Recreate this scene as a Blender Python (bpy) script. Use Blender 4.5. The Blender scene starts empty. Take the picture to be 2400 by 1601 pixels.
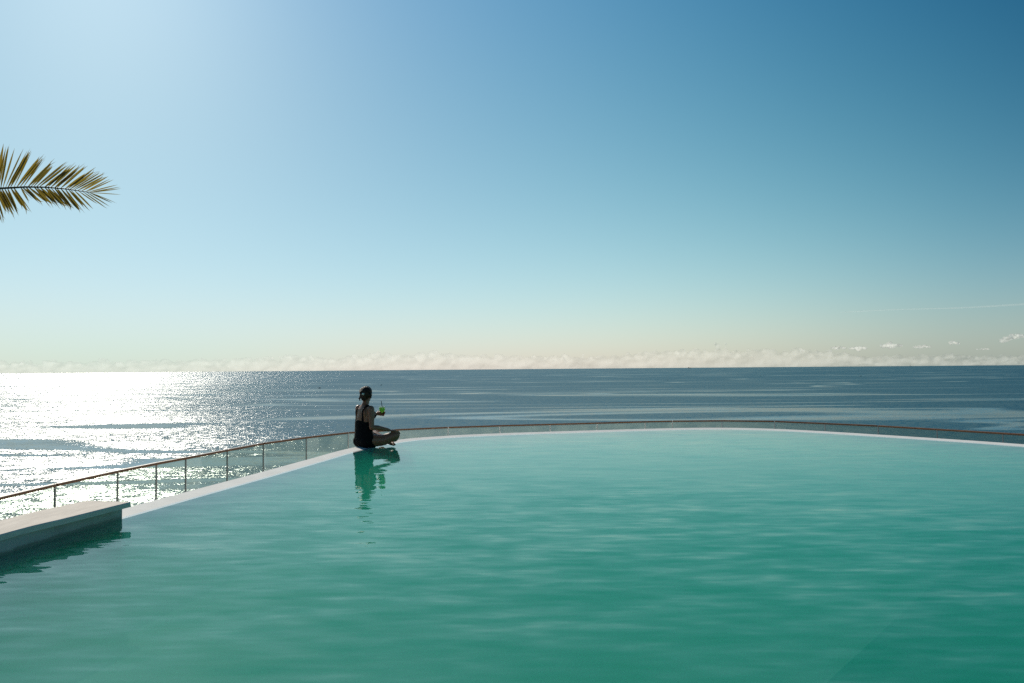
import bpy, bmesh, math, random
from mathutils import Vector, Matrix, noise as mnoise

random.seed(11)
S = bpy.context.scene
COL = S.collection
R = math.radians

# ------------------------------------------------------------------ camera
cam = bpy.data.cameras.new('camera')
cam.lens = 24.0
cam.sensor_width = 36.0
cam.clip_start = 0.05
cam.clip_end = 200000.0
cam_ob = bpy.data.objects.new('camera', cam)
COL.objects.link(cam_ob)
cam_ob.matrix_world = (Matrix.Translation((0, 0, 1.04)) @ Matrix.Rotation(R(90 + 2.27), 4, 'X')
                       @ Matrix.Rotation(R(-0.47), 4, 'Z'))
S.camera = cam_ob

# ------------------------------------------------------------------ sky, sun, exposure
SUN_AZ, SUN_EL = -32.0, 30.0          # degrees, azimuth from +Y towards +X
sun_dir = Vector((math.sin(R(SUN_AZ)) * math.cos(R(SUN_EL)), math.cos(R(SUN_AZ)) * math.cos(R(SUN_EL)), math.sin(R(SUN_EL))))

world = bpy.data.worlds.new('World')
S.world = world
world.use_nodes = True


class NT:
    """tiny helper round a node tree"""
    def __init__(self, tree):
        self.t = tree
        tree.nodes.clear()

    def n(self, typ, ins=None, **props):
        nd = self.t.nodes.new('ShaderNode' + typ)
        for k, v in props.items():
            setattr(nd, k, v)
        for k, v in (ins or {}).items():
            s = nd.inputs[k]
            if isinstance(v, bpy.types.NodeSocket):
                self.t.links.new(v, s)
            else:
                s.default_value = v
        return nd

    def math(self, op, a, b=None, c=None, clamp=False):
        ins = {0: a}
        if b is not None:
            ins[1] = b
        if c is not None:
            ins[2] = c
        return self.n('Math', ins, operation=op, use_clamp=clamp).outputs[0]

    def vec(self, op, a, b=None):
        ins = {0: a}
        if b is not None:
            ins[1] = b
        nd = self.n('VectorMath', ins, operation=op)
        return nd.outputs['Value'] if op in ('DOT_PRODUCT', 'LENGTH') else nd.outputs['Vector']

    def ramp(self, v, stops, interp='LINEAR'):
        nd = self.n('ValToRGB', {0: v})
        nd.color_ramp.interpolation = interp
        el = nd.color_ramp.elements
        while len(el) < len(stops):
            el.new(0.5)
        for e, (p, c) in zip(el, stops):
            e.position = p
            e.color = c if len(c) == 4 else (*c, 1)
        return nd.outputs['Color']

    def remap(self, v, a, b, c=0.0, d=1.0, smooth=False):
        nd = self.n('MapRange', {0: v, 1: a, 2: b, 3: c, 4: d})
        if smooth:
            nd.interpolation_type = 'SMOOTHSTEP'
        return nd.outputs[0]

    def noise(self, vec, scale, detail=3.0, rough=0.5, dist=0.0):
        return self.n('TexNoise', {'Vector': vec, 'Scale': scale, 'Detail': detail, 'Roughness': rough, 'Distortion': dist})

    def mixc(self, f, a, b, blend='MIX'):
        nd = self.n('Mix', data_type='RGBA', blend_type=blend)
        for k, v in (('Factor', f), ('A', a), ('B', b)):
            s = [i for i in nd.inputs if i.name == k and (i.type == ('VALUE' if k == 'Factor' else 'RGBA'))][0]
            if isinstance(v, bpy.types.NodeSocket):
                self.t.links.new(v, s)
            else:
                s.default_value = v if (k == 'Factor' or len(v) == 4) else (*v, 1)
        return [o for o in nd.outputs if o.type == 'RGBA'][0]


w = NT(world.node_tree)
sky = w.n('TexSky', sky_type='NISHITA', sun_disc=False, sun_elevation=R(SUN_EL), sun_rotation=R(SUN_AZ),
          air_density=1.5, dust_density=0.3, ozone_density=1.0)
sep = w.n('SeparateColor', {0: sky.outputs[0]})
dirv = w.n('TexCoord').outputs['Generated']
elev = w.math('DEGREES', w.math('ARCSINE', w.n('SeparateXYZ', {0: dirv}).outputs[2]))
away = w.math('SUBTRACT', 1.0, w.vec('DOT_PRODUCT', dirv, sun_dir[:]))
# colour response of the camera to the whole sky: smooth in the angle to the sun and in the height
# (pale low haze, deep polarised blue high up and away from the sun), held constant outside the view
X = w.math('SMOOTH_MIN', away, 0.62, 0.1)
H = w.math('MULTIPLY', w.math('SMOOTH_MIN', w.math('MAXIMUM', elev, 0.0), 32.0, 6.0), 1.0 / 30.0)
band = w.math('EXPONENT', w.math('MULTIPLY', w.math('MAXIMUM', elev, 0.0), -1.0 / 9.0))
low = w.math('EXPONENT', w.math('MULTIPLY', w.math('MAXIMUM', elev, 0.0), -0.5))
lowX = w.math('MULTIPLY', low, X)
XX, HX = w.math('MULTIPLY', X, X), w.math('MULTIPLY', H, X)
SKY = ((-0.45, 4.22, -4.55, -0.05, -6.26, -0.98, 0.24, -0.55), (-0.44, 2.99, -3.28, 0.24, -3.04, -0.47, 0.13, -0.05), (-0.65, 1.79, -1.90, 0.55, -1.95, 0.65, 0.20, -0.25))
chan = []
for i in range(3):
    v = w.math('SMOOTH_MIN', w.math('MULTIPLY', sep.outputs[i], 0.1), 1.5, 0.5)
    e = SKY[i][0]
    for k, f in enumerate((X, XX, H, HX, band, low, lowX)):
        e = w.math('MULTIPLY_ADD', f, SKY[i][k + 1], e)
    chan.append(w.math('MULTIPLY', w.math('MULTIPLY', v, w.math('EXPONENT', e)), 10.0))
skyc = w.n('CombineColor', {0: chan[0], 1: chan[1], 2: chan[2]}).outputs[0]
bg = w.n('Background', {'Color': skyc, 'Strength': 0.1})
w.t.links.new(bg.outputs[0], w.n('OutputWorld').inputs[0])

sun = bpy.data.lights.new('sun', 'SUN')
sun.energy = 4.4
sun.angle = R(0.53)
sun.color = (1.0, 0.93, 0.80)
sun_ob = bpy.data.objects.new('sun', sun)
COL.objects.link(sun_ob)
sun_ob.rotation_euler = sun_dir.to_track_quat('Z', 'Y').to_euler()

S.view_settings.view_transform = 'Standard'
S.view_settings.look = 'None'
S.view_settings.exposure = 0.0
S.view_settings.gamma = 1.0
S.view_settings.use_curve_mapping = False
S.render.engine = 'CYCLES'
S.cycles.max_bounces = 12
S.cycles.transparent_max_bounces = 24
S.cycles.volume_bounces = 3
S.cycles.use_denoising = False
S.cycles.sample_clamp_direct = 9.0
S.cycles.sample_clamp_indirect = 4.0
S.cycles.caustics_reflective = False
S.cycles.caustics_refractive = False


# ------------------------------------------------------------------ helpers
def tag(o, label=None, cat=None, group=None, kind=None):
    if label:
        o['label'] = label
    if cat:
        o['category'] = cat
    if group:
        o['group'] = group
    if kind:
        o['kind'] = kind
    return o


def link(name, me, mat=None, parent=None, smooth=False):
    o = bpy.data.objects.new(name, me)
    COL.objects.link(o)
    if mat:
        me.materials.clear()
        me.materials.append(mat)
    if parent:
        o.parent = parent
    if smooth:
        for p in me.polygons:
            p.use_smooth = True
    return o


def from_bm(name, bm, mat=None, parent=None, smooth=False):
    bmesh.ops.recalc_face_normals(bm, faces=bm.faces)
    me = bpy.data.meshes.new(name)
    bm.to_mesh(me)
    bm.free()
    return link(name, me, mat, parent, smooth)


def empty(name, loc=(0, 0, 0), rz=0.0):
    o = bpy.data.objects.new(name, None)
    COL.objects.link(o)
    o.location = loc
    o.rotation_euler = (0, 0, rz)
    return o


def box(bm, a, b, wid, z0, z1):
    """upright box along the plan segment a-b"""
    d = Vector((b[0] - a[0], b[1] - a[1]))
    n = Vector((-d.y, d.x)).normalized() * wid / 2
    pts = [(a[0] + n.x, a[1] + n.y), (a[0] - n.x, a[1] - n.y), (b[0] - n.x, b[1] - n.y), (b[0] + n.x, b[1] + n.y)]
    lo = [bm.verts.new((x, y, z0)) for x, y in pts]
    hi = [bm.verts.new((x, y, z1)) for x, y in pts]
    bm.faces.new(lo)
    bm.faces.new(hi)
    for i in range(4):
        j = (i + 1) % 4
        bm.faces.new((lo[i], lo[j], hi[j], hi[i]))


def tube(bm, pts, radii, seg=10, cap=True, flat=1.0):
    """round tube along points; flat squashes it across its second axis"""
    pts = [Vector(p) for p in pts]
    rings = []
    up = Vector((0, 0, 1))
    for i, p in enumerate(pts):
        t = (pts[min(i + 1, len(pts) - 1)] - pts[max(i - 1, 0)]).normalized()
        ref = up if abs(t.dot(up)) < 0.95 else Vector((0, 1, 0))
        s = t.cross(ref).normalized()
        u = s.cross(t).normalized()
        r = radii[i] if isinstance(radii, (list, tuple)) else radii
        rings.append([bm.verts.new(p + s * r * math.cos(k * 2 * math.pi / seg) + u * r * flat * math.sin(k * 2 * math.pi / seg)) for k in range(seg)])
    for a, b in zip(rings, rings[1:]):
        for k in range(seg):
            bm.faces.new((a[k], a[(k + 1) % seg], b[(k + 1) % seg], b[k]))
    if cap:
        bm.faces.new(rings[0])
        bm.faces.new(rings[-1])


def ball(bm, c, r, sub=3, rot=None):
    res = bmesh.ops.create_icosphere(bm, subdivisions=sub, radius=1.0)
    m = Matrix.Translation(c) @ (rot.to_4x4() if rot else Matrix.Identity(4)) @ Matrix.Diagonal((*(r if isinstance(r, (tuple, list)) else (r, r, r)), 1))
    bmesh.ops.transform(bm, matrix=m, verts=res['verts'])


def lathe(bm, prof, seg=28):
    rings = []
    for r, z in prof:
        rings.append([bm.verts.new((r * math.cos(k * 2 * math.pi / seg), r * math.sin(k * 2 * math.pi / seg), z)) for k in range(seg)])
    for a, b in zip(rings, rings[1:]):
        for k in range(seg):
            bm.faces.new((a[k], a[(k + 1) % seg], b[(k + 1) % seg], b[k]))
    bm.faces.new(rings[0])
    bm.faces.new(rings[-1])


def spline(pts, n=8):
    """Catmull-Rom through open plan points"""
    P = [Vector(p) for p in pts]
    out = []
    for i in range(len(P) - 1):
        p0, p1, p2, p3 = P[max(i - 1, 0)], P[i], P[i + 1], P[min(i + 2, len(P) - 1)]
        for k in range(n):
            t = k / n
            out.append(0.5 * ((2 * p1) + (p2 - p0) * t + (2 * p0 - 5 * p1 + 4 * p2 - p3) * t * t + (3 * p1 - p0 - 3 * p2 + p3) * t ** 3))
    out.append(P[-1])
    return out


def offset(pts, d):
    """shift a clockwise (seen from above) open curve to its right by d"""
    out = []
    for i, p in enumerate(pts):
        t = (pts[min(i + 1, len(pts) - 1)] - pts[max(i - 1, 0)]).normalized()
        out.append(p + Vector((t.y, -t.x)) * d)
    return out


# ------------------------------------------------------------------ materials
def mat(name):
    m = bpy.data.materials.new(name)
    m.use_nodes = True
    return m, NT(m.node_tree)


def finish(t, surf, vol=None):
    o = t.n('OutputMaterial')
    t.t.links.new(surf, o.inputs['Surface'])
    if vol:
        t.t.links.new(vol, o.inputs['Volume'])


def simple(name, col, rough=0.5, var=0.15, scale=8.0, metallic=0.0, bump=0.0, spec=0.5, stretch=(1, 1, 1), sss=0.0):
    """principled colour with procedural mottling"""
    m, t = mat(name)
    pos = t.vec('MULTIPLY', t.n('TexCoord').outputs['Object'], stretch)
    nz = t.noise(pos, scale, 5.0, 0.6)
    c = t.mixc(t.remap(nz.outputs['Fac'], 0.3, 0.7), [x * (1 - var) for x in col], [min(1, x * (1 + var)) for x in col])
    p = t.n('BsdfPrincipled', {'Base Color': c, 'Roughness': rough, 'Metallic': metallic, 'Specular IOR Level': spec})
    if sss:
        p.inputs['Subsurface Weight'].default_value = sss
        p.inputs['Subsurface Radius'].default_value = (1.0, 0.25, 0.12)
        p.inputs['Subsurface Scale'].default_value = 0.03
    if bump:
        b = t.n('Bump', {'Height': nz.outputs['Fac'], 'Strength': bump, 'Distance': 0.01})
        t.t.links.new(b.outputs[0], p.inputs['Normal'])
    finish(t, p.outputs[0])
    return m


def slopes_normal(t, layers):
    """normal from summed random surface slopes; layers = (vector, scale, detail, amount socket or float)"""
    acc = None
    for v, sc, det, amt in layers:
        nz = t.noise(v, sc, det, 0.55)
        d = t.vec('SUBTRACT', nz.outputs['Color'], (0.5, 0.5, 0.5))
        nd = t.vec('SCALE', d)
        if isinstance(amt, bpy.types.NodeSocket):
            t.t.links.new(amt, nd.node.inputs['Scale'])
        else:
            nd.node.inputs['Scale'].default_value = amt
        acc = nd if acc is None else t.vec('ADD', acc, nd)
    flat = t.vec('MULTIPLY', acc, (1, 1, 0))
    return t.vec('NORMALIZE', t.vec('ADD', flat, (0, 0, 1)))


def two_sided_fresnel(t, ior, normal=None):
    """same reflectance from both sides of a thin or straight-through surface"""
    back = t.n('NewGeometry').outputs['Backfacing']
    eta = t.remap(back, 0.0, 1.0, ior, 1.0 / ior)
    f = t.n('Fresnel', {'IOR': eta})
    if normal is not None:
        t.t.links.new(normal, f.inputs['Normal'])
    return f


def sea_material():
    m, t = mat('sea_water')
    pos = t.n('NewGeometry').outputs['Position']
    # wind streaks and slicks: calmer, smoother strips running across the bay
    st = t.noise(t.vec('MULTIPLY', pos, (0.0010, 0.0048, 0.0)), 1.0, 4.0, 0.55, 0.6).outputs['Fac']
    calm1 = t.math('SUBTRACT', 1.0, t.remap(t.math('ABSOLUTE', t.math('SUBTRACT', st, 0.5)), 0.003, 0.018, 0.0, 1.0, True))
    st2 = t.noise(t.vec('MULTIPLY', pos, (0.0007, 0.0030, 0.0)), 1.0, 4.0, 0.55, 0.4).outputs['Fac']
    calm2 = t.remap(st2, 0.54, 0.72, 0.0, 1.0, True)
    calm = t.math('MAXIMUM', calm1, t.math('MULTIPLY', calm2, 0.5))
    # wind freshens offshore, the water under the cliff is smoother
    off = t.remap(t.vec('LENGTH', pos), 250.0, 2500.0, 0.0, 1.0, True)
    s_small = t.math('MULTIPLY', t.remap(calm, 0.0, 1.0, 1.0, 0.30), t.remap(off, 0.0, 1.0, 0.90, 1.06))
    n = slopes_normal(t, [
        (pos, 2.3, 3.0, t.math('MULTIPLY', s_small, 1.5)),
        (t.vec('MULTIPLY', pos, (0.6, 1.0, 1.0)), 0.40, 2.0, t.math('MULTIPLY', s_small, 0.75)),
        (t.vec('MULTIPLY', pos, (0.5, 1.0, 1.0)), 0.035, 1.0, 0.16),
    ])
    fr = t.n('Fresnel', {'IOR': 1.333, 'Normal': n})
    df = t.n('BsdfDiffuse', {'Color': (0.001, 0.046, 0.070, 1)})
    gl = t.n('BsdfGlossy', {'Color': (1, 1, 1, 1), 'Roughness': t.math('MULTIPLY', t.remap(calm, 0.0, 1.0, 1.0, 0.6), t.remap(off, 0.0, 1.0, 0.29, 0.33)), 'Normal': n}, distribution='BECKMANN')
    # a wind-roughened sea never mirrors fully at the horizon; slicks mirror more
    f = t.math('SMOOTH_MIN', fr.outputs[0], t.remap(calm, 0.0, 1.0, 0.29, 0.52), 0.12)
    mx = t.n('MixShader', {0: f, 1: df.outputs[0], 2: gl.outputs[0]})
    finish(t, mx.outputs[0])
    return m


def pool_water_material():
    m, t = mat('pool_water')
    pos = t.n('NewGeometry').outputs['Position']
    # the water is stirred most near the deck where people wade in, and calms towards the far edge
    stir = t.remap(t.vec('LENGTH', t.vec('MULTIPLY', pos, (1, 1, 0))), 2.5, 7.5, 1.0, 0.14, True)
    n = slopes_normal(t, [
        (t.vec('MULTIPLY', pos, (0.55, 1.45, 1.0)), 1.9, 1.0, t.math('MULTIPLY', stir, 0.11)),
        (t.vec('MULTIPLY', pos, (0.45, 1.55, 1.0)), 4.6, 2.0, t.math('MULTIPLY', stir, 0.23)),
        (t.vec('MULTIPLY', pos, (0.42, 1.6, 1.0)), 11.0, 1.0, t.math('MULTIPLY', stir, 0.17)),
    ])
    fr = two_sided_fresnel(t, 1.333, n)
    tr = t.n('BsdfTransparent', {'Color': (1, 1, 1, 1)})
    gl = t.n('BsdfGlossy', {'Color': (1, 1, 1, 1), 'Roughness': 0.012, 'Normal': n})
    mx = t.n('MixShader', {0: fr.outputs[0], 1: tr.outputs[0], 2: gl.outputs[0]})
    ab = t.n('VolumeAbsorption', {'Color': (0.02, 0.60, 0.44, 1), 'Density': 1.5})
    sca = t.n('VolumeScatter', {'Color': (0.05, 0.665, 0.475, 1), 'Density': 1.1, 'Anisotropy': 0.0})
    vol = t.n('AddShader', {0: ab.outputs[0], 1: sca.outputs[0]})
    finish(t, mx.outputs[0], vol.outputs[0])
    return m


def glass_material(name, tint, rough=0.0):
    m, t = mat(name)
    fr = two_sided_fresnel(t, 1.45)
    pos = t.n('TexCoord').outputs['Object']
    dirt = t.noise(pos, 3.0, 5.0, 0.65).outputs['Fac']
    tr = t.n('BsdfTransparent', {'Color': (*tint, 1)})
    gl = t.n('BsdfGlossy', {'Roughness': rough})
    df = t.n('BsdfTranslucent', {'Color': (0.62, 0.66, 0.60, 1)})
    a = t.n('MixShader', {0: fr.outputs[0], 1: tr.outputs[0], 2: gl.outputs[0]})
    b = t.n('MixShader', {0: t.remap(dirt, 0.4, 0.75, 0.03, 0.10), 1: a.outputs[0], 2: df.outputs[0]})
    finish(t, b.outputs[0])
    return m


def leaf_material():
    m, t = mat('palm_leaflet')
    info = t.n('ObjectInfo')
    pos = t.n('TexCoord').outputs['Object']
    nz = t.noise(t.vec('MULTIPLY', pos, (1, 1, 1)), 30.0, 3.0).outputs['Fac']
    f = t.math('ADD', t.math('MULTIPLY', info.outputs['Random'], 0.7), t.math('MULTIPLY', nz, 0.4), clamp=True)
    c = t.ramp(f, [(0.0, (0.035, 0.045, 0.02)), (0.5, (0.12, 0.10, 0.022)), (1.0, (0.21, 0.14, 0.03))])
    d = t.n('BsdfDiffuse', {'Color': c})
    tl = t.n('BsdfTranslucent', {'Color': t.mixc(0.5, c, (0.42, 0.29, 0.02), 'MIX')})
    mx = t.n('MixShader', {0: 0.55, 1: d.outputs[0], 2: tl.outputs[0]})
    g = t.n('BsdfGlossy', {'Roughness': 0.4, 'Color': (0.8, 0.8, 0.8, 1)})
    mx2 = t.n('MixShader', {0: 0.04, 1: mx.outputs[0], 2: g.outputs[0]})
    finish(t, mx2.outputs[0])
    return m


def cloud_material(name, dens):
    """vapour: thin at the rim, white inside, with the sun coming through from behind"""
    m, t = mat(name)
    lw = t.n('LayerWeight', {'Blend': 0.5})
    core = t.math('SUBTRACT', 1.0, lw.outputs['Facing'])
    pos = t.n('NewGeometry').outputs['Position']
    nz = t.noise(t.vec('MULTIPLY', pos, (0.0022, 0.0022, 0.0034)), 1.0, 3.0, 0.55).outputs['Fac']
    a = t.math('MULTIPLY', t.remap(core, 0.02, 0.70, 0.0, 1.0, True), t.remap(nz, 0.3, 0.65, 0.65, 1.0))
    a = t.math('MULTIPLY', a, dens)
    d = t.n('BsdfDiffuse', {'Color': (0.95, 0.93, 0.90, 1)})
    tl = t.n('BsdfTranslucent', {'Color': (0.95, 0.93, 0.90, 1)})
    body = t.n('MixShader', {0: 0.80, 1: d.outputs[0], 2: tl.outputs[0]})
    tr = t.n('BsdfTransparent')
    mx = t.n('MixShader', {0: a, 1: tr.outputs[0], 2: body.outputs[0]})
    finish(t, mx.outputs[0])
    return m


M_SEA = sea_material()
M_WATER = pool_water_material()
M_PLASTER = simple('pool_plaster', (0.50, 0.58, 0.52), 0.8, 0.10, 1.3)
M_COPING = simple('white_stone', (0.70, 0.69, 0.66), 0.8, 0.06, 6.0, bump=0.15, spec=0.15)
M_SLAB = simple('travertine_slab', (0.72, 0.64, 0.56), 0.85, 0.12, 5.0, bump=0.2, spec=0.1, stretch=(4, 1, 4))
m, t = mat('ledge_render')
p3 = t.n('TexCoord').outputs['Object']
nz = t.noise(t.vec('MULTIPLY', p3, (1, 1, 1)), 6.0, 5.0, 0.6).outputs['Fac']
zz = t.math('ADD', t.n('SeparateXYZ', {0: p3}).outputs[2], t.math('MULTIPLY', t.math('SUBTRACT', nz, 0.5), 0.05))
wet = t.remap(zz, 0.012, 0.034, 1.0, 0.0, True)
c = t.mixc(t.remap(nz, 0.3, 0.7), (0.36, 0.37, 0.35), (0.48, 0.48, 0.45))
c = t.mixc(wet, c, (0.17, 0.21, 0.18))
p = t.n('BsdfPrincipled', {'Base Color': c, 'Roughness': t.remap(wet, 0, 1, 0.85, 0.35)})
b = t.n('Bump', {'Height': nz, 'Strength': 0.3, 'Distance': 0.01})
t.t.links.new(b.outputs[0], p.inputs['Normal'])
finish(t, p.outputs[0])
M_LEDGE = m
M_DECK = simple('terrace_stone', (0.40, 0.37, 0.33), 0.8, 0.15, 2.0)
M_WOOD = simple('handrail_wood', (0.23, 0.095, 0.035), 0.42, 0.30, 14.0, stretch=(1, 1, 6))
M_STEEL = simple('post_steel', (0.36, 0.36, 0.36), 0.38, 0.08, 10.0, metallic=0.9)
M_GLASS = glass_material('balustrade_glass', (0.83, 0.89, 0.85))
M_HILL = simple('hillside_scrub', (0.09, 0.10, 0.045), 0.95, 0.4, 0.6)
M_SKIN = simple('skin', (0.29, 0.12, 0.062), 0.42, 0.10, 30.0, spec=0.5, sss=0.22)
M_SUIT = simple('black_swimsuit', (0.006, 0.006, 0.007), 0.8, 0.15, 40.0, spec=0.1)
M_HAIR = simple('dark_hair', (0.030, 0.015, 0.008), 0.55, 0.45, 60.0, stretch=(1, 0.25, 0.5), bump=0.4, spec=0.2)
M_CLIP = simple('hair_clip', (0.85, 0.83, 0.74), 0.3, 0.05, 30.0)
M_LEAF = leaf_material()
M_RACHIS = simple('palm_rachis', (0.06, 0.055, 0.025), 0.6, 0.2, 12.0)
M_TRUNK = simple('palm_trunk', (0.15, 0.11, 0.075), 0.95, 0.35, 9.0, bump=0.6)
M_HULL = simple('boat_hull', (0.03, 0.035, 0.04), 0.6, 0.2, 2.0)
M_BOATW = simple('boat_upper', (0.06, 0.06, 0.06), 0.6, 0.2, 2.0)
M_SHIP = simple('ship_hull', (0.10, 0.10, 0.10), 0.7, 0.2, 0.1)

# ------------------------------------------------------------------ sea
SEA_Z = -26.0
bm = bmesh.new()
rings = [0.0, 60.0, 200.0, 800.0, 3000.0, 9000.0, 20000.0, 30000.0]
prev = None
for r in rings:
    if r == 0:
        prev = [bm.verts.new((0, 0, SEA_Z))]
        continue
    cur = [bm.verts.new((r * math.cos(k * math.pi / 48), r * math.sin(k * math.pi / 48), SEA_Z)) for k in range(96)]
    for k in range(96):
        j = (k + 1) % 96
        if len(prev) == 1:
            bm.faces.new((prev[0], cur[k], cur[j]))
        else:
            bm.faces.new((prev[k], cur[k], cur[j], prev[j]))
    prev = cur
tag(from_bm('sea', bm, M_SEA), 'calm blue sea stretching to the horizon', kind='structure')

# ------------------------------------------------------------------ pool outline (plan, metres)
OUT = [(-3.32, -4.0), (-3.32, -1.5), (-3.31, 1.0), (-3.24, 3.0), (-3.09, 4.4), (-2.93, 5.18), (-2.79, 5.86), (-2.55, 6.98), (-2.37, 7.90),
       (-2.13, 9.05), (-1.66, 10.08), (-1.00, 10.60), (-0.20, 10.92), (0.62, 11.14), (1.40, 11.32), (2.20, 11.50), (2.88, 11.60),
       (3.60, 11.58), (4.32, 11.30), (4.91, 10.80), (5.45, 10.22), (5.96, 9.64), (6.44, 9.03), (7.15, 7.9), (7.80, 6.2), (8.15, 4.0), (8.25, 1.0), (8.2, -4.0)]
outer = spline(OUT, 6)
inner = offset(outer, 0.215)


def ring_mesh(a, b, z):
    bm_ = bmesh.new()
    va = [bm_.verts.new((p.x, p.y, z)) for p in a]
    vb = [bm_.verts.new((p.x, p.y, z)) for p in b]
    return bm_, va, vb


def band(a, b, z0, z1, z1b=None):
    """closed wall between plan curves a and b from z0 up to z1 (z1b at the b side)"""
    z1b = z1 if z1b is None else z1b
    bm_ = bmesh.new()
    rows = [[bm_.verts.new((p.x, p.y, z)) for p in c] for c, z in ((a, z0), (a, z1), (b, z1b), (b, z0))]
    for i in range(len(a) - 1):
        for r_ in range(4):
            q = (r_ + 1) % 4
            bm_.faces.new((rows[r_][i], rows[r_][i + 1], rows[q][i + 1], rows[q][i]))
    bm_.faces.new([rows[k][0] for k in range(4)])
    bm_.faces.new([rows[k][-1] for k in range(4)])
    return bm_


# white infinity edge: its top leans a few millimetres into the water
tag(from_bm('pool_edge', band(outer, inner, -1.6, 0.012, -0.004), M_COPING), 'white stone infinity edge curving round the pool', kind='structure')

# basin floor: shallower shelf on the left, deeper past an oblique step at the lower right
FLOOR, DEEP = -0.52, -1.00
STEP = [(1.77, 3.42), (2.94, 4.65)]
bm = bmesh.new()
loop = [Vector((p.x * 1.0, p.y)) for p in offset(outer, 0.1)]
deep = [bm.verts.new((p.x, p.y, DEEP)) for p in loop]
bm.faces.new(deep)
from_bm('pool_floor', bm, M_PLASTER)['kind'] = 'structure'
bm = bmesh.new()
nrm = Vector((STEP[1][1] - STEP[0][1], -(STEP[1][0] - STEP[0][0]))).normalized()   # to the right of the step line
poly = [p for p in loop if (p - Vector(STEP[1])).dot(nrm) < 0.0]
lo = [bm.verts.new((p.x, p.y, DEEP - 0.05)) for p in poly]
hi = [bm.verts.new((p.x, p.y, FLOOR)) for p in poly]
bm.faces.new(hi)
for i in range(len(poly)):
    j = (i + 1) % len(poly)
    bm.faces.new((lo[i], lo[j], hi[j], hi[i]))
from_bm('pool_shelf', bm, M_PLASTER)['kind'] = 'structure'

# water body
bm = bmesh.new()
wl = offset(outer, 0.190)
top = [bm.verts.new((p.x, p.y, 0.0)) for p in wl]
bot = [bm.verts.new((p.x, p.y, DEEP - 0.02)) for p in wl]
bm.faces.new(top)
bm.faces.new(bot)
for i in range(len(wl)):
    j = (i + 1) % len(wl)
    bm.faces.new((bot[i], bot[j], top[j], top[i]))
tag(from_bm('pool_water', bm, M_WATER), 'turquoise rippled pool water', kind='structure')

# terrace behind the camera that closes the pool, and the walkway outside the edge
bm = bmesh.new()
box(bm, (-6.0, -5.2), (11.0, -5.2), 2.36, -1.6, 0.10)
from_bm('pool_deck', bm, M_DECK)['kind'] = 'structure'

RAIL = [(-4.24, -4.0), (-4.24, -3.1), (-4.24, -2.2), (-4.24, -1.3), (-4.24, -0.4), (-4.24, 0.5), (-4.24, 1.4), (-4.24, 2.3), (-4.24, 3.2), (-4.23, 4.1), (-4.21, 4.95), (-4.19, 5.50),
        (-4.15, 6.23), (-4.05, 7.04), (-3.95, 7.61), (-3.84, 8.06), (-3.67, 8.82), (-3.49, 9.60), (-3.13, 10.40), (-2.67, 11.13),
        (-1.92, 11.62), (-1.13, 11.98), (-0.23, 12.25), (0.68, 12.45), (1.56, 12.66), (2.49, 12.88), (3.02, 12.97), (3.96, 12.97),
        (4.86, 12.72), (5.53, 12.14), (6.17, 11.58), (6.72, 10.86), (7.25, 10.15), (7.80, 9.40), (8.30, 8.60), (8.70, 7.75), (9.0, 6.85), (9.2, 5.95), (9.3, 5.05), (9.35, 4.1), (9.38, 3.2)]
railp = [Vector(p) for p in RAIL]
slab_out = spline([p - (Vector((2.5, 4)) - p).normalized() * 0.18 for p in railp], 3)
slab_in = []
for p in slab_out:
    q = min(outer, key=lambda o_: (o_ - p).length)
    slab_in.append(q + (p - q).normalized() * 0.01)
tag(from_bm('walkway', band(slab_out, slab_in, -1.5, -1.02), M_DECK), 'stone walkway outside the pool edge', kind='structure')
# retaining wall and the scrub slope that falls to the sea
bm = bmesh.new()
rows = []
for dist, z in ((-0.02, -1.5), (0.0, -3.4), (1.5, -4.6), (6, -8.5), (18, -17.0), (32, -24.0), (44, -28.0)):
    row = []
    for i, p in enumerate(slab_out):
        d = (p - Vector((2.5, 4))).normalized()
        q = p + d * dist
        h = 0 if dist < 1 else mnoise.noise((q.x * .2, q.y * .2, 0)) * min(1.2, dist * .1)
        row.append(bm.verts.new((q.x, q.y, z + h)))
    rows.append(row)
for a, b in zip(rows, rows[1:]):
    for i in range(len(a) - 1):
        bm.faces.new((a[i], a[i + 1], b[i + 1], b[i]))
tag(from_bm('hillside', bm, M_HILL), 'scrub slope falling from the terrace to the sea', kind='structure')

# ------------------------------------------------------------------ glass railing
rail = empty('glass_railing', (-4.19, 5.5, -1.02))
tag(rail, 'glass balustrade with brown wooden handrail curving beyond the pool edge', 'railing')
RT, RB = 0.02, -1.02
o0 = Vector((rail.location.x, rail.location.y))


def rel(p):
    return (p.x - o0.x, p.y - o0.y)


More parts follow.
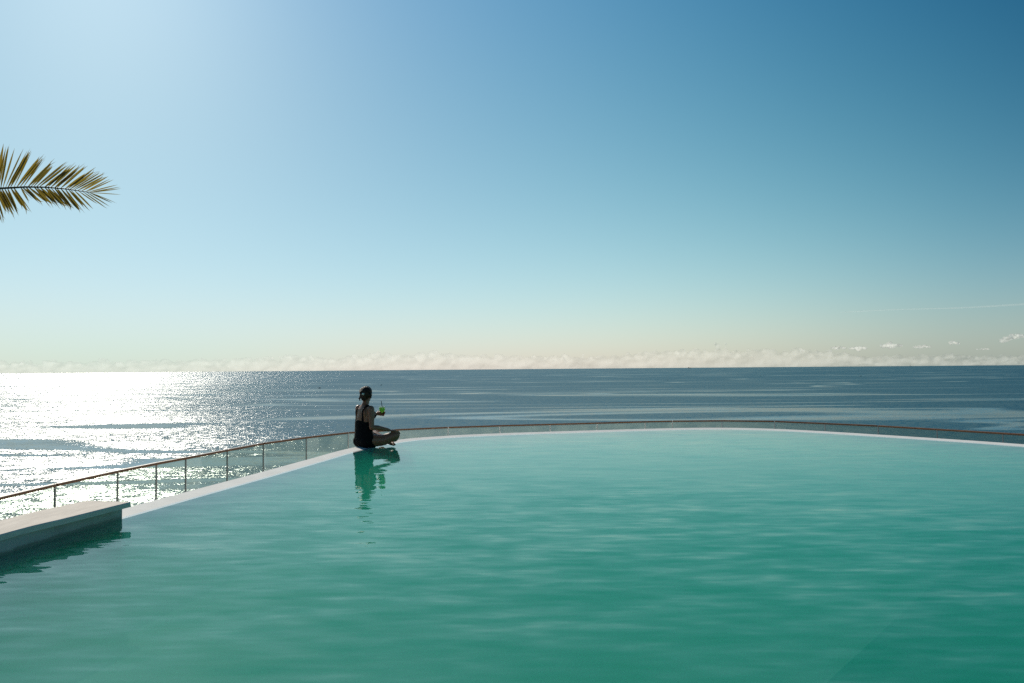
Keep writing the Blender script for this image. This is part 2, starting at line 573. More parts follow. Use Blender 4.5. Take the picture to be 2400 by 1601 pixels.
joints = {0, 4, 8, 12, 17, 19, 21, 26, 28, 30, 34, 38, len(railp) - 1}
for i in range(len(railp) - 1):
    a, b = railp[i], railp[i + 1]
    d = (b - a).normalized()
    bm = bmesh.new()
    box(bm, rel(a + d * 0.012), rel(b - d * 0.012), 0.012, 0.05, RT - RB - 0.006)
    from_bm('glass_pane', bm, M_GLASS, rail)
for i, p in enumerate(railp):
    d = (railp[min(i + 1, len(railp) - 1)] - railp[max(i - 1, 0)]).normalized()
    bm = bmesh.new()
    box(bm, rel(p - d * 0.0065), rel(p + d * 0.0065), 0.016, 0.0, RT - RB + (0.011 if i in joints else -0.002))
    box(bm, rel(p - d * 0.04), rel(p + d * 0.04), 0.08, 0.0, 0.01)
    from_bm('post', bm, M_STEEL, rail)
last = 0
for i in range(1, len(railp)):
    if i in joints:
        pts = railp[last:i + 1]
        d0 = (pts[1] - pts[0]).normalized()
        d1 = (pts[-1] - pts[-2]).normalized()
        pts = [pts[0] + d0 * 0.012] + list(pts[1:-1]) + [pts[-1] - d1 * 0.012]
        bm = bmesh.new()
        prof = [(-.018, -.013), (.018, -.013), (.021, 0), (.018, .010), (.008, .014), (-.008, .014), (-.018, .010), (-.021, 0)]
        rg = []
        for k, p in enumerate(pts):
            t_ = (pts[min(k + 1, len(pts) - 1)] - pts[max(k - 1, 0)]).normalized()
            nn = Vector((-t_.y, t_.x))
            rg.append([bm.verts.new((*rel(p + nn * u), RT - RB + v)) for u, v in prof])
        for a_, b_ in zip(rg, rg[1:]):
            for k in range(8):
                bm.faces.new((a_[k], a_[(k + 1) % 8], b_[(k + 1) % 8], b_[k]))
        bm.faces.new(rg[0])
        bm.faces.new(rg[-1])
        from_bm('handrail', bm, M_WOOD, rail)
        last = i

# ------------------------------------------------------------------ raised ledge on the near left edge
ledge = empty('stone_ledge', (-2.95, 4.3, 0.0))
tag(ledge, 'low grey wall with a pale stone slab on top, at the left pool edge', 'ledge')
front = spline([(-3.05, -3.8), (-3.04, 1.0), (-3.0, 2.6), (-2.905, 3.90), (-2.80, 4.36), (-2.69, 4.84)], 6)
back = spline([(-3.42, -3.8), (-3.40, 1.0), (-3.32, 2.9), (-3.19, 4.28), (-3.13, 4.63), (-3.045, 4.91)], 6)


def shift(c, d):
    return [Vector((p.x - ledge.location.x, p.y - ledge.location.y)) for p in (offset(c, d) if d else c)]


bm = bmesh.new()
f_, b_ = shift(front, 0), shift(back, 0)
rows = []
for c, z in ((f_, 0.090), (f_, 0.119), (offset(f_, -0.006), 0.125), (offset(b_, 0.006), 0.125), (b_, 0.119), (b_, 0.090)):
    rows.append([bm.verts.new((p.x, p.y, z)) for p in c])
for k in range(6):
    q = (k + 1) % 6
    for i in range(len(f_) - 1):
        bm.faces.new((rows[k][i], rows[k][i + 1], rows[q][i + 1], rows[q][i]))
bm.faces.new([r_[0] for r_ in rows])
bm.faces.new([r_[-1] for r_ in rows])
from_bm('coping_slab', bm, M_SLAB, ledge)
fw = spline([(-3.09, -3.75), (-3.08, 1.0), (-3.02, 2.6), (-2.915, 3.90), (-2.845, 4.40), (-2.772, 4.88)], 6)
bw = spline([(-3.40, -3.75), (-3.38, 1.0), (-3.30, 2.9), (-3.17, 4.28), (-3.11, 4.60), (-3.03, 4.87)], 6)
from_bm('ledge_wall', band(shift(bw, 0), shift(fw, 0), -1.58, 0.0885), M_LEDGE, ledge)

# ------------------------------------------------------------------ palm on the left
CT = Vector((-5.55, 4.75, 2.35))                    # crown centre
palm = empty('palm_tree', (CT.x - 0.15, CT.y, -5.4))
tag(palm, 'palm tree with olive brown fronds, one reaching in at the left edge', 'palm tree')
bm = bmesh.new()
tube(bm, [(0, 0, 0), (0.02, 0, 2), (0.06, 0, 4.5), (0.12, 0, 6.8), (0.15, 0, 7.75)], [0.30, 0.22, 0.19, 0.17, 0.13], 14)
from_bm('trunk', bm, M_TRUNK, palm)


def blade(bm, base, tip, width, sag, split, nrm_):
    """leaflet with a fold along its middle; split ends in two points"""
    base, tip = Vector(base), Vector(tip)
    ax = tip - base
    L = ax.length
    side = ax.cross(nrm_).normalized()
    up_ = side.cross(ax).normalized()
    prof = [(0.0, .16), (.08, .45), (.25, .9), (.5, 1.0), (.7, .85), (.84, .5)]
    left, mid, right = [], [], []
    for t_, w_ in prof:
        c = base + ax * t_ + Vector((0, 0, -sag * L * t_ * t_))
        left.append(bm.verts.new(c - side * width * w_ / 2 + up_ * width * .13))
        mid.append(bm.verts.new(c))
        right.append(bm.verts.new(c + side * width * w_ / 2 + up_ * width * .13))
    for i in range(len(prof) - 1):
        bm.faces.new((left[i], mid[i], mid[i + 1], left[i + 1]))
        bm.faces.new((mid[i], right[i], right[i + 1], mid[i + 1]))
    end = tip + Vector((0, 0, -sag * L))
    if split > 0:
        e1 = bm.verts.new(end + side * L * split)
        e2 = bm.verts.new(end - side * L * split * .9 - ax * 0.06)
    else:
        e1 = e2 = bm.verts.new(end)
    bm.faces.new((mid[-1], right[-1], e1))
    bm.faces.new((left[-1], mid[-1], e2))


# visible frond, measured in its own plane: u to the right, v up, from the frame-left point
FO = Vector((-3.40, 4.5, 2.2667))
SC = 0.1530 / 1600 * 4.5 / 1.0


def fp(u, v, dep=0.0):
    k = 1 + dep / 4.5
    x, z = FO.x + u * SC, FO.z - (v - 925) * SC
    return Vector((x * k, 4.5 + dep, 1.04 + (z - 1.04) * k))


RACH = [(-1450, 1010), (-900, 962), (-400, 938), (0, 925), (400, 906), (700, 912), (1000, 940), (1300, 985), (1400, 1002)]


def rach(u):
    for (a, av), (b, bv) in zip(RACH, RACH[1:]):
        if u <= b:
            return av + (bv - av) * (u - a) / (b - a)
    return RACH[-1][1] + (u - 1400) * .15


frond = bpy.data.objects.new('frond', bpy.data.meshes.new('frond'))
COL.objects.link(frond)
frond.parent = palm
bm = bmesh.new()
pts = [CT + Vector((0.05, 0, 0))] + [fp(u, v) for u, v in RACH]
pts = [p - palm.location for p in pts]
tube(bm, pts, [.022, .016, .012, .0095, .0075, .0062, .0052, .0042, .003, .0022], 8)
bmesh.ops.recalc_face_normals(bm, faces=bm.faces)
bm.to_mesh(frond.data)
bm.free()
frond.data.materials.append(M_RACHIS)
UP = [(-60, 40, 215, 55), (-20, 75, 300, 40), (15, 118, 240, 60), (45, 215, 280, 38), (85, 355, 292, 40), (120, 440, 345, 62), (160, 470, 330, 52), (215, 480, 350, 38), (260, 640, 400, 66),
      (310, 655, 440, 52), (365, 690, 420, 44), (430, 835, 487, 58), (475, 800, 570, 40), (520, 845, 550, 50), (565, 1030, 515, 68), (610, 1060, 555, 60), (690, 1085, 620, 66), (740, 1100, 560, 44),
      (785, 1180, 555, 50), (845, 1190, 650, 66), (880, 1270, 540, 46), (940, 1345, 560, 54), (1010, 1350, 690, 54), (1045, 1480, 610, 44), (1080, 1500, 640, 44), (1120, 1585, 662, 42), (1150, 1660, 685, 48),
      (1200, 1640, 735, 42), (1260, 1680, 745, 40), (1320, 1705, 790, 28), (1335, 1760, 805, 28), (1360, 1830, 880, 24), (1390, 1870, 920, 24), (1400, 1885, 945, 22), (1405, 1882, 1032, 16)]
DN = [(-180, -20, 1400, 50), (-140, 30, 1420, 50), (-90, 88, 1450, 50), (-55, 120, 1340, 52), (-20, 165, 1335, 50), (0, 245, 1385, 46), (25, 235, 1310, 56), (70, 305, 1330, 60), (115, 285, 1300, 48), (165, 380, 1245, 52), (215, 455, 1330, 60),
      (320, 462, 1150, 44), (345, 690, 1190, 52), (400, 560, 1095, 48), (440, 780, 1180, 50), (525, 850, 1205, 54), (560, 900, 1180, 46), (620, 920, 1195, 60), (690, 1000, 1230, 52), (735, 1055, 1265, 56), (790, 1045, 1220, 50), (840, 1145, 1282, 58),
      (880, 1130, 1240, 50), (940, 1245, 1300, 50), (1010, 1270, 1315, 50), (1060, 1320, 1235, 48), (1095, 1400, 1290, 40), (1150, 1450, 1255, 40), (1210, 1520, 1190, 28), (1275, 1670, 1252, 28), (1330, 1705, 1220, 24), (1375, 1745, 1170, 24), (1395, 1815, 1165, 15)]
# the same frond back to the crown
for u in range(-1300, -200, 42):
    ln = 330 + 130 * math.sin(math.pi * (u + 1400) / 2400)
    UP.append((u, u + ln * .42 + random.uniform(-30, 30), rach(u) - ln * 1.35 + random.uniform(-40, 40), random.uniform(44, 60)))
    DN.append((u + 20, u + ln * .55 + random.uniform(-30, 30), rach(u) + ln * 1.15 + random.uniform(-40, 40), random.uniform(44, 60)))
for lst, dep in ((UP, 0.32), (DN, -0.30)):
    for u, tu, tv, wd in lst:
        b_ = fp(u, rach(u))
        ln = math.hypot(tu - u, tv - rach(u)) * SC
        t_ = fp(tu, tv, dep * ln * random.uniform(.6, 1.2))
        bm = bmesh.new()
        ax = (t_ - b_).normalized()
        yaw = random.uniform(-.55, .55)
        nv = Vector((math.sin(yaw), -math.cos(yaw), random.uniform(-.3, .3)))
        blade(bm, b_ - palm.location, t_ - palm.location, wd * SC * 0.74, random.uniform(-.015, .02), random.choice((0, .03, .05, .06)) if wd > 40 else 0, nv)
        if wd > 42:                                                 # a narrow strand split off the blade
            tw = fp(tu + random.uniform(-55, 55), tv + random.uniform(-45, 45), dep * ln * random.uniform(.6, 1.2))
            blade(bm, b_ - palm.location, tw - palm.location, wd * SC * .26, random.uniform(-.03, .03), 0, nv)
        me = bpy.data.meshes.new('leaflet')
        bm.to_mesh(me)
        bm.free()
        link('leaflet', me, M_LEAF, frond)
# the rest of the crown, outside the frame to the left
for k in range(13):
    az = R(60 + k * 21.0 + random.uniform(-6, 6))
    rise = random.choice((.25, .6, .9))
    bm = bmesh.new()
    bl = bmesh.new()
    Ln = random.uniform(1.7, 2.3)
    dirh = Vector((math.cos(az), math.sin(az), 0))
    if dirh.x > 0.1:
        dirh = Vector((-abs(dirh.x) * .3, dirh.y, 0)).normalized()
    ps = []
    for i in range(9):
        t_ = i / 8
        ps.append(CT - palm.location + dirh * Ln * t_ * (1 - .15 * rise) + Vector((0, 0, Ln * (rise * t_ - (.35 + .5 * rise) * t_ * t_))))
    tube(bm, ps, [.022 - .0022 * i for i in range(9)], 6)
    sd = dirh.cross(Vector((0, 0, 1)))
    fr_ = from_bm('frond', bm, M_RACHIS, palm)
    for i in range(34):
        t_ = .12 + .86 * i / 33
        f = t_ * 8
        j = min(int(f), 7)
        p = ps[j].lerp(ps[j + 1], f - j)
        ln = .42 * math.sin(math.pi * (.25 + .7 * t_))
        for s_ in (-1, 1):
            tip = p + sd * s_ * ln * .75 + dirh * ln * .6 + Vector((0, 0, ln * random.uniform(-.1, .3)))
            blade(bl, p, tip, .028, .06, 0, Vector((0, 0, 1)))
    me = bpy.data.meshes.new('leaflets')
    bl.to_mesh(me)
    bl.free()
    link('leaflets', me, M_LEAF, fr_)['kind'] = 'stuff'

# ------------------------------------------------------------------ person on the edge
SEAT = Vector((-1.985, 9.24, 0.0))
person = empty('person', SEAT, R(-45))
PSC = 0.965
person.scale = (PSC, PSC, PSC)
tag(person, 'person in a black swimsuit sitting cross legged on the white pool edge with back turned', 'person')


def limb(bm, pts, rad):
    """chain of tapered capsules with balls at the joints"""
    for (a, b), (ra, rb) in zip(zip(pts, pts[1:]), zip(rad, rad[1:])):
        tube(bm, [a, b], [ra, rb], 16)
    for p, r in zip(pts, rad):
        ball(bm, p, r, 2)


def loft(bm, secs, seg=28):
    """closed body of stacked ellipses (cx, cy, z, rx, ry)"""
    rg = []
    for cx, cy, z, rx, ry in secs:
        rg.append([bm.verts.new((cx + rx * math.cos(k * 2 * math.pi / seg), cy + ry * math.sin(k * 2 * math.pi / seg), z)) for k in range(seg)])
    for a, b in zip(rg, rg[1:]):
        for k in range(seg):
            bm.faces.new((a[k], a[(k + 1) % seg], b[(k + 1) % seg], b[k]))
    bm.faces.new(rg[0])
    bm.faces.new(rg[-1])


def solidify_shape(name, bm, voxel, smooth_it, mat_, parent):
    """fuse overlapping volumes into one continuous skin"""
    bmesh.ops.recalc_face_normals(bm, faces=bm.faces)
    me = bpy.data.meshes.new(name + '_raw')
    bm.to_mesh(me)
    bm.free()
    o = bpy.data.objects.new(name + '_raw', me)
    COL.objects.link(o)
    rm = o.modifiers.new('r', 'REMESH')
    rm.mode = 'VOXEL'
    rm.voxel_size = voxel
    if smooth_it:
        sm = o.modifiers.new('s', 'SMOOTH')
        sm.factor = .5
        sm.iterations = smooth_it
    dg = bpy.context.evaluated_depsgraph_get()
    out = bpy.data.meshes.new_from_object(o.evaluated_get(dg))
    bpy.data.objects.remove(o)
    out.name = name
    return link(name, out, mat_, parent, True)


HIP = {s: Vector((.085 * s, .02, .092)) for s in (-1, 1)}
KNEE = {1: Vector((.292, .300, .160)), -1: Vector((-.31, .29, .160))}
bm = bmesh.new()
loft(bm, [(0, -.015, .02, .10, .07), (0, -.02, .05, .145, .10), (0, -.02, .10, .163, .112), (-.004, -.018, .16, .162, .112), (-.010, -.016, .22, .155, .108), (-.013, -.015, .28, .151, .105),
          (-.013, -.015, .34, .151, .104), (-.008, -.013, .42, .150, .100), (0, -.012, .48, .146, .090), (0, -.016, .53, .142, .074), (0, -.016, .558, .118, .058), (0, -.012, .580, .080, .050), (0, -.006, .600, .052, .046)])
ball(bm, (-.082, -.045, .085), (.082, .082, .085))
ball(bm, (.082, -.045, .085), (.082, .082, .085))
for s in (-1, 1):
    ball(bm, (.062 * s, .070, .445), (.058, .050, .056))                       # chest
    ball(bm, (.070 * s, -.078, .47), (.055, .022, .07))                        # shoulder blades
limb(bm, [(0, -.008, .58), (0, .006, .63), (0, .022, .68)], [.052, .046, .046])  # neck
# head with jaw, nose, ears
ball(bm, (0, .022, .757), (.073, .090, .088))
ball(bm, (0, .055, .700), (.050, .052, .062))
ball(bm, (0, .082, .668), (.024, .022, .020))
ball(bm, (0, .112, .732), (.011, .017, .024))
ball(bm, (0, .100, .700), (.024, .012, .010))
for s in (-1, 1):
    ball(bm, (.074 * s, .018, .735), (.010, .020, .030), 2)
    ball(bm, (.030 * s, .096, .752), (.016, .010, .009), 2)
# right arm: hand rests on the right knee
limb(bm, [(.152, -.012, .536), (.180, -.022, .44), (.208, -.035, .285)], [.050, .041, .034])
limb(bm, [(.208, -.035, .285), (.222, .05, .278), (.262, .205, .238)], [.034, .035, .024])
# left arm: raised in front, holding the glass
limb(bm, [(-.152, -.012, .536), (-.185, .05, .44), (-.212, .125, .335)], [.050, .041, .034])
limb(bm, [(-.212, .125, .335), (-.190, .170, .366), (-.128, .268, .440)], [.034, .034, .023])
# legs
for s in (-1, 1):
    h, k = HIP[s], KNEE[s]
    limb(bm, [h, h.lerp(k, .5) + Vector((0, 0, -.030)), k], [.093, .077, .062])
limb(bm, [KNEE[1], (.18, .365, .105), (.02, .385, .088), (-.06, .37, .085)], [.054, .050, .038, .033])
limb(bm, [(-.06, .37, .085), (-.13, .375, .070), (-.20, .40, .062)], [.034, .034, .020])
limb(bm, [KNEE[-1], (-.17, .300, .130), (.03, .305, .080), (.14, .300, .052)], [.056, .052, .040, .032])
limb(bm, [(.14, .300, .052), (.210, .300, .042), (.272, .285, .032)], [.032, .030, .020])
for k in range(5):
    ball(bm, (.280 + .002 * k, .303 - k * .012, .029), .011 - .0012 * k, 2)
    ball(bm, (-.212 - .004 * k, .412 - k * .012, .060), .011 - .0012 * k, 2)
# right hand over the knee: palm and five fingers bent down over it
ball(bm, (.284, .262, .226), (.036, .046, .015), 3, Matrix.Rotation(R(-18), 3, 'Z'))
for j, (dx, ln) in enumerate(((-.026, .058), (-.008, .068), (.010, .064), (.026, .052))):
    b0 = Vector((.294 + dx, .294 - dx * .25, .223))
    limb(bm, [b0, b0 + Vector((.010, ln * .5, -.006)), b0 + Vector((.016, ln * .85, -.022)), b0 + Vector((.018, ln * 1.0, -.042))], [.0095, .0088, .008, .007])
limb(bm, [(.262, .235, .236), (.240, .268, .228), (.236, .296, .212)], [.011, .010, .008])
# left hand round the glass (stem axis at GX, GY)
GX, GY, GZ = -.080, .330, .352
ball(bm, (-.118, .300, .451), (.018, .036, .036), 3, Matrix.Rotation(R(-40), 3, 'Z'))
for j in range(4):
    z0 = .474 - j * .018
    r0 = (.044, .040, .030, .024)[j]
    arc = []
    for q in range(5):
        a_ = R(150 - q * 42 + j * 4)
        arc.append((GX + r0 * math.cos(a_), GY + r0 * math.sin(a_), z0 - .003 * q))
    limb(bm, [(-.118, .322, z0)] + arc[:4], [.010, .0095, .009, .0085, .0075])
limb(bm, [(-.120, .284, .457), (-.092, .284, .469), (-.065, .290, .475)], [.012, .0105, .009])
body = solidify_shape('body', bm, .005, 4, M_SKIN, person)
for v in body.data.vertices:                                       # head settles a little on a shorter neck
    if v.co.z > .58 and abs(v.co.x) < .13 and abs(v.co.y) < .16:
        v.co.z -= .009 * min(1, (v.co.z - .58) / .06)

# swimsuit: cut from the body's own surface and lifted off it
src = body.data
keep = []
for p in src.polygons:
    c = p.center
    ok = False
    if abs(c.x) < .175 and c.z < .60:
        # which limb is nearest?
        th = min(((c - HIP[s]).dot((KNEE[s] - HIP[s]).normalized()) for s in (-1, 1) if c.x * s > 0), default=0)
        in_leg = th > .055 + .10 * max(0, .06 - abs(c.x)) and c.z < .24
        back_top = .368 + .012 * math.cos(c.x * 24)
        front_top = .445
        if c.y < .0:
            top_z = back_top
        else:
            top_z = front_top
        arm = abs(c.x) > .149 and c.z > .24
        if c.z < top_z and not in_leg and not arm and c.y < .17:
            ok = True
        strap_x = .078 + (c.z - .36) * .03
        if c.z >= top_z - .01 and abs(abs(c.x) - strap_x) < .0135 and c.z < .60 and c.y < .13:
            ok = True
        if c.y > .15 and c.z < .20:
            ok = False
    if ok:
        keep.append(p.index)
vmap, vs, fs = {}, [], []
for pi in keep:
    f = []
    for vi in src.polygons[pi].vertices:
        if vi not in vmap:
            vmap[vi] = len(vs)
            v = src.vertices[vi]
            vs.append(v.co + v.normal * .0035)
        f.append(vmap[vi])
    fs.append(f)
me = bpy.data.meshes.new('swimsuit')
me.from_pydata([tuple(v) for v in vs], [], fs)
me.update()
suit = link('swimsuit', me, M_SUIT, person, True)
sm = suit.modifiers.new('hem', 'SMOOTH')
sm.iterations = 3
sm.factor = .3
sd_ = suit.modifiers.new('cloth', 'SOLIDIFY')
sd_.thickness = .003
sd_.offset = 1

# hair: head faces the sea, turned a little from the shoulders
head_rot = R(38)
bm = bmesh.new()
ball(bm, (0, .010, .775), (.082, .094, .083))
ball(bm, (0, -.030, .735), (.076, .062, .070))
ball(bm, (.010, -.070, .742), (.045, .036, .048))
ball(bm, (-.004, -.058, .690), (.040, .032, .040))
ball(bm, (.062, -.030, .735), (.034, .036, .034))
ball(bm, (.072, -.026, .712), (.022, .024, .022))
limb(bm, [(.03, -.07, .76), (.055, -.058, .742), (.078, -.035, .716), (.086, -.02, .70)], [.022, .022, .018, .010])
limb(bm, [(-.04, -.05, .74), (-.066, -.02, .716), (-.07, .0, .69)], [.022, .018, .009])
for k in range(7):
    x = -.066 + random.uniform(-.012, .006)
    limb(bm, [(x, -.01 - .004 * k, .73), (x - .008, -.012 - .004 * k, .69), (x - .004 - .003 * k, -.014 - .004 * k, .645 + .008 * k)], [.005, .004, .0028])
for k in range(9):                                                 # swept-back locks
    a_ = R(20 + k * 17.5)
    limb(bm, [(.074 * math.cos(a_), .03, .775 + .076 * math.sin(a_)), (.078 * math.cos(a_), -.03, .768 + .072 * math.sin(a_)), (.050 * math.cos(a_), -.085, .752 + .035 * math.sin(a_))], [.011, .013, .010])
hair = solidify_shape('hair', bm, .004, 2, M_HAIR, person)
# carve the face opening
bm = bmesh.new()
bm.from_mesh(hair.data)
bmesh.ops.delete(bm, geom=[f for f in bm.faces if f.calc_center_median().y > .062 and f.calc_center_median().z < .80], context='FACES')
bm.to_mesh(hair.data)
bm.free()
pv = Matrix.Translation((0, 0, -.009)) @ Matrix.Translation((0, .01, 0)) @ Matrix.Rotation(R(34), 4, 'Z') @ Matrix.Translation((0, -.01, 0))
for v in hair.data.vertices:
    v.co = pv @ v.co
bm = bmesh.new()
for s in (-1, 1):
    ball(bm, pv @ Vector((.006 + .010 * s, -.110, .752)), (.008, .006, .011), 2)
    tube(bm, [pv @ Vector((.006 + .006 * s, -.108, .760)), pv @ Vector((.006 + .015 * s, -.105, .766))], [.005, .003], 8)
    tube(bm, [pv @ Vector((.006 + .006 * s, -.108, .744)), pv @ Vector((.006 + .013 * s, -.105, .738))], [.005, .003], 8)
tube(bm, [pv @ Vector((-.006, -.110, .752)), pv @ Vector((.018, -.110, .752))], .004, 8)
clip = from_bm('hair_clip', bm, M_CLIP, person, True)
clip['label'] = 'white butterfly hair clip'

# turn the head on the neck: rotate skin above the neck towards the sea
for v in body.data.vertices:
    if v.co.z > .60 and abs(v.co.x) < .12 and v.co.y < .16:
        f = min(1, max(0, (v.co.z - .60) / .06))
        m_ = Matrix.Translation((0, .01, 0)) @ Matrix.Rotation(R(34) * f * f * (3 - 2 * f), 4, 'Z') @ Matrix.Translation((0, -.01, 0))
        v.co = m_ @ v.co

# ------------------------------------------------------------------ drink held in the hand
mw = Matrix.Translation(SEAT) @ Matrix.Rotation(R(-45), 4, 'Z') @ Matrix.Diagonal((PSC, PSC, PSC, 1))
gpos = mw @ Vector((GX, GY, GZ))
M_CUP = glass_material('clear_glass', (0.97, 0.99, 0.98))
m, t = mat('lime_drink')
nz = t.noise(t.n('TexCoord').outputs['Object'], 60.0, 3.0).outputs['Fac']
c = t.mixc(t.remap(nz, .35, .65), (0.26, 0.66, 0.08), (0.58, 0.92, 0.30))
mx = t.n('MixShader', {0: .6, 1: t.n('BsdfDiffuse', {'Color': c}).outputs[0], 2: t.n('BsdfTranslucent', {'Color': c}).outputs[0]})
finish(t, mx.outputs[0])
M_DRINK = m
cup = empty('cocktail_glass', gpos)
tag(cup, 'stemmed glass of bright green drink held in the raised hand', 'glass')
bm = bmesh.new()
lathe(bm, [(.006, .098), (.022, .104), (.037, .122), (.043, .146), (.043, .168), (.040, .196), (.0385, .196), (.0415, .168), (.0415, .146), (.0355, .124), (.021, .107), (.005, .101)])
from_bm('bowl', bm, M_CUP, cup, True)
bm = bmesh.new()
lathe(bm, [(.005, .004), (.0042, .02), (.0038, .06), (.0045, .09), (.007, .099)], 14)
from_bm('stem', bm, M_CUP, cup, True)
bm = bmesh.new()
lathe(bm, [(.036, 0), (.037, .002), (.02, .005), (.005, .009)])
from_bm('base', bm, M_CUP, cup, True)
bm = bmesh.new()
lathe(bm, [(.004, .1025), (.020, .108), (.0345, .125), (.0405, .146), (.0405, .168), (.0395, .176), (.002, .178)])
from_bm('drink', bm, M_DRINK, cup, True)
bm = bmesh.new()
tube(bm, [(.012, 0, .118), (-.012, .002, .268)], .0045, 12)
straw = from_bm('straw', bm, simple('black_straw', (.02, .02, .022), .4, .1))
straw.location = gpos
tag(straw, 'black straw standing in the green drink', 'straw')


# ------------------------------------------------------------------ boats and ships
def fishing_boat(name, loc, rz, L, label, men=1):
    r = empty(name, loc, rz)
    tag(r, label, 'boat', 'small boats out on the sea')
    bm = bmesh.new()
    secs = []
    for t_, wd, sh in ((-.5, .55, .62), (-.3, .85, .5), (0, 1.0, .46), (.25, .8, .55), (.42, .4, .75), (.5, .05, .95)):
        W = L * .15 * wd
        Hh = L * .2 * sh
        secs.append([bm.verts.new((t_ * L, y, z)) for y, z in ((-W, Hh), (-W * .7, -.1), (0, -.3), (W * .7, -.1), (W, Hh))])
    for a, b in zip(secs, secs[1:]):
        for k in range(5):
            bm.faces.new((a[k], a[(k + 1) % 5], b[(k + 1) % 5], b[k]))
    bm.faces.new(secs[0])
    bm.faces.new(secs[-1])
    from_bm('hull', bm, M_HULL, r)
    bm = bmesh.new()
    box(bm, (L * .05, 0), (L * .27, 0), L * .17, L * .09, L * .30)
    box(bm, (L * .03, 0), (L * .29, 0), L * .20, L * .302, L * .32)
    from_bm('cabin', bm, M_BOATW, r)
    bm = bmesh.new()
    tube(bm, [(-L * .1, 0, L * .08), (-L * .1, 0, L * .42)], L * .012, 6)
    from_bm('mast', bm, M_BOATW, r)
    return r


fishing_boat('fishing_boat', (-289.3, 1023.9, SEA_Z), R(10), 4.6, 'small dark boat on the sea just left of the seated person')
fishing_boat('fishing_boat', (-227.9, 1186.5, SEA_Z), R(-5), 3.6, 'tiny dark boat on the sea just right of the head of the seated person')
fishing_boat('fishing_boat', (322.5, 1418.7, SEA_Z), R(70), 3.6, 'tiny dark boat on open water right of the middle')
fishing_boat('fishing_boat', (689.4, 1897.0, SEA_Z), R(40), 4.6, 'tiny dark boat farther out on the water, second of three on the right')
fishing_boat('fishing_boat', (891.6, 1750.1, SEA_Z), R(5), 5.0, 'faint boat lying across the water at the far right, below the ship')


def cargo_ship(loc, rz, L, Hs, label):
    r = empty('cargo_ship', loc, rz)
    tag(r, label, 'ship', 'ships on the horizon')
    bm = bmesh.new()
    secs = []
    for t_, wd in ((-.5, .7), (-.4, 1.0), (.3, 1.0), (.44, .6), (.5, .08)):
        W = L * .075 * wd
        secs.append([bm.verts.new((t_ * L, y, z)) for y, z in ((-W, Hs * .5), (-W * .85, -1), (W * .85, -1), (W, Hs * .5))])
    for a, b in zip(secs, secs[1:]):
        for k in range(4):
            bm.faces.new((a[k], a[(k + 1) % 4], b[(k + 1) % 4], b[k]))
    bm.faces.new(secs[0])
    bm.faces.new(secs[-1])
    from_bm('hull', bm, M_SHIP, r)
    bm = bmesh.new()
    box(bm, (-L * .42, 0), (-L * .24, 0), L * .12, Hs * .502, Hs * 1.3)
    box(bm, (-L * .37, 0), (-L * .29, 0), L * .05, Hs * 1.302, Hs * 1.7)
    from_bm('bridge', bm, M_SHIP, r)
    bm = bmesh.new()
    for k in range(5):
        x = -L * .18 + k * L * .1
        box(bm, (x, 0), (x + L * .085, 0), L * .11, Hs * .502, Hs * (.72 + .1 * (k % 3)))
    from_bm('cargo', bm, M_SHIP, r)


cargo_ship((4545.0, 17500.0, SEA_Z), R(20), 105.0, 15.0, 'long low ship on the horizon right of the middle')
cargo_ship((8850.0, 15198.0, SEA_Z), R(62), 62.0, 21.0, 'compact dark ship on the horizon at the far right')


# ------------------------------------------------------------------ clouds, 34 km out
CD = 34000.0
PX = CD / 1600.0                                       # metres per photo pixel at that distance


def cpos(px, h, dd=0.0):
    return Vector(((px - 1200) * PX, CD + dd, h * PX))


def cloud_mesh(name, puffs, voxel, disp, mat_, wav=0.42):
    tb = bmesh.new()
    bmesh.ops.create_icosphere(tb, subdivisions=2, radius=1.0)
    tv = [v.co.copy() for v in tb.verts]
    tf = [[v.index for v in f.verts] for f in tb.faces]
    tb.free()
    vs_, fs_ = [], []
    for c_, r_ in puffs:
        n0 = len(vs_)
        vs_ += [(c_.x + v.x * r_[0], c_.y + v.y * r_[1], c_.z + v.z * r_[2]) for v in tv]
        fs_ += [[n0 + i for i in f] for f in tf]
    raw = bpy.data.meshes.new(name + '_raw')
    raw.from_pydata(vs_, [], fs_)
    bm_ = bmesh.new()
    bm_.from_mesh(raw)
    bpy.data.meshes.remove(raw)
    o = solidify_shape(name, bm_, voxel, 4, mat_, None)
    nrms = [v.normal.copy() for v in o.data.vertices]
    for v, nv in zip(o.data.vertices, nrms):
        d_ = mnoise.fractal(v.co * (0.0045 * wav), 1.0, 2.0, 4)
        v.co += nv * d_ * disp
    return o


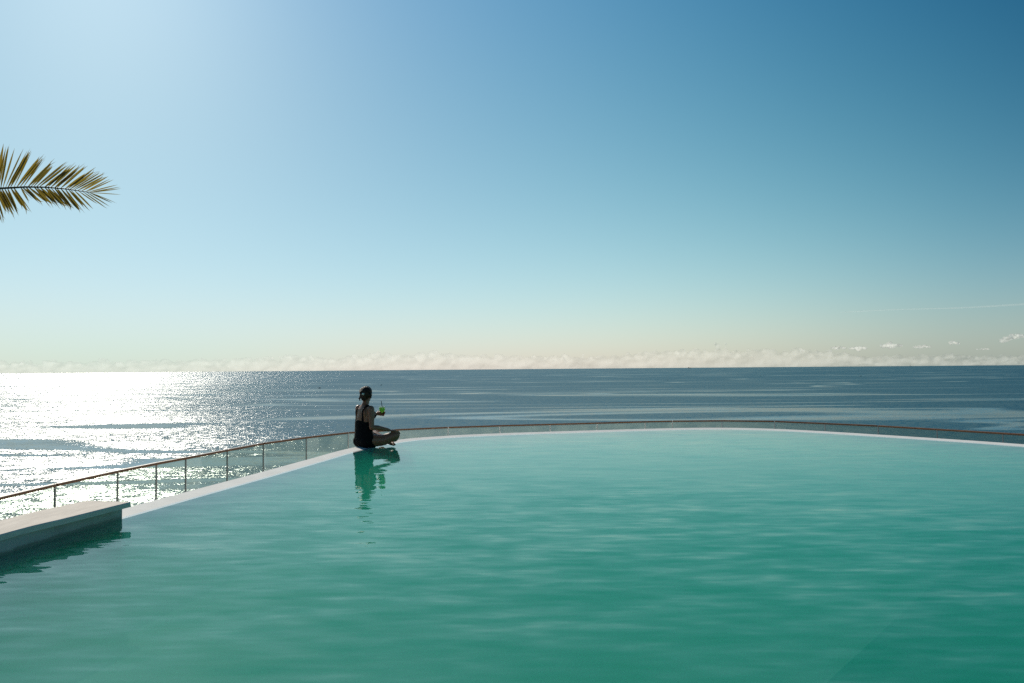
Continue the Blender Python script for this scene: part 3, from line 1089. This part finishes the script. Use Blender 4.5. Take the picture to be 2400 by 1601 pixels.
M_BANK = cloud_material('cloud_bank_vapour', 0.14)
M_PUFF = cloud_material('cloud_vapour', 0.36)
TOPS = [(-420, 26), (-100, 30), (60, 33), (230, 35), (400, 33), (600, 36), (690, 42), (760, 37), (900, 43), (1000, 47), (1090, 41), (1200, 38), (1300, 36), (1400, 36), (1500, 38), (1560, 47),
        (1600, 44), (1660, 46), (1720, 44), (1790, 46), (1860, 42), (1930, 46), (1990, 30), (2080, 24), (2180, 26), (2300, 24), (2480, 27)]
puffs = []
x = -420.0
while x < 2478:
    for (a, ah), (b, bh) in zip(TOPS, TOPS[1:]):
        if a <= x <= b:
            h = (ah + (bh - ah) * (x - a) / (b - a)) * (.84 if x < 1500 else .94)
    h += mnoise.noise((x * .02, 3.1, 0)) * 5 + mnoise.noise((x * .07, 7.7, 0)) * 4
    r = random.choice((3, 4.5, 6, 8, 10))
    h += random.choice((-7, -3, 0, 0, 3))
    puffs.append((cpos(x, h - r, random.uniform(-200, 300)), (r * PX * 1.3, r * PX, r * PX)))
    puffs.append((cpos(x + random.uniform(-4, 4), h - r * 2, random.uniform(-100, 300)), (r * PX * 1.8, r * PX * 1.2, r * PX * 1.1)))
    for _ in range(2):
        puffs.append((cpos(x + random.uniform(-20, 20), h * random.uniform(.0, .55), random.uniform(0, 400)), (random.uniform(20, 46) * PX, 14 * PX, h * random.uniform(.28, .42) * PX)))
    x += random.choice((4, 7, 9, 16))
for px_, hh, n_, sp in ((1690, 62, 9, 16), (1597, 50, 5, 9), (880, 46, 6, 20), (1010, 50, 6, 14)):
    for k in range(n_):
        r = random.uniform(4, 7)
        puffs.append((cpos(px_ + random.uniform(-sp, sp), hh - r - abs(random.gauss(0, 9)), random.uniform(-100, 200)), (r * PX, r * PX, r * PX)))
bank = cloud_mesh('cloud_bank', puffs, 62.0, 75.0, M_BANK)
tag(bank, 'long low bank of pale cumulus along the horizon', kind='stuff')

CL = [((2012, 40), 20, 7, 'small flat topped cloud over the horizon, just past the end of the cloud bank'),
      ((2085, 46), 24, 9, 'ragged low cloud over the right horizon, just left of the compact dark ship'),
      ((2160, 43), 18, 6, 'thin low cloud above the ship on the right horizon'),
      ((2240, 51), 15, 8, 'small upright cloud puff between the ship and the right edge'),
      ((2306, 36), 15, 4, 'faintest and lowest little cloud near the right edge'),
      ((2372, 62), 24, 10, 'brightest and highest cloud puff at the right edge of the sky'),
      ((1965, 42), 16, 6, 'small cloud puff touching the right end of the cloud bank')]
for (px_, hh), half, th_, lab in CL:
    puffs = []
    for k in range(int(half * .9) + 4):
        u = random.uniform(-1, 1)
        r = random.uniform(2.2, 4.6) * (th_ / 8)
        puffs.append((cpos(px_ + u * half, hh + u * 2 * (px_ > 2350) * 3 + random.uniform(-.5, .6) * th_ * (1 - u * u), random.uniform(-80, 80)), (r * 1.5 * PX, r * PX, r * PX)))
    o = cloud_mesh('cloud', puffs, 36.0, 55.0, M_PUFF, 0.9)
    tag(o, lab, 'cloud', 'separate clouds over the right horizon')
# high thin streak
M_STREAK = cloud_material('cirrus_vapour', 0.07)
puffs = []
for k in range(60):
    u = k / 59
    puffs.append((cpos(1990 + 520 * u, 126 + 18 * u + 1.2 * math.sin(u * 9), 0), (26 * PX, 4 * PX, (1.0 + 2.6 * u) * PX)))
o = cloud_mesh('cirrus_cloud', puffs, 30.0, 0.0, M_STREAK)
tag(o, 'thin streak of high cloud at the right above the horizon puffs', 'cloud')
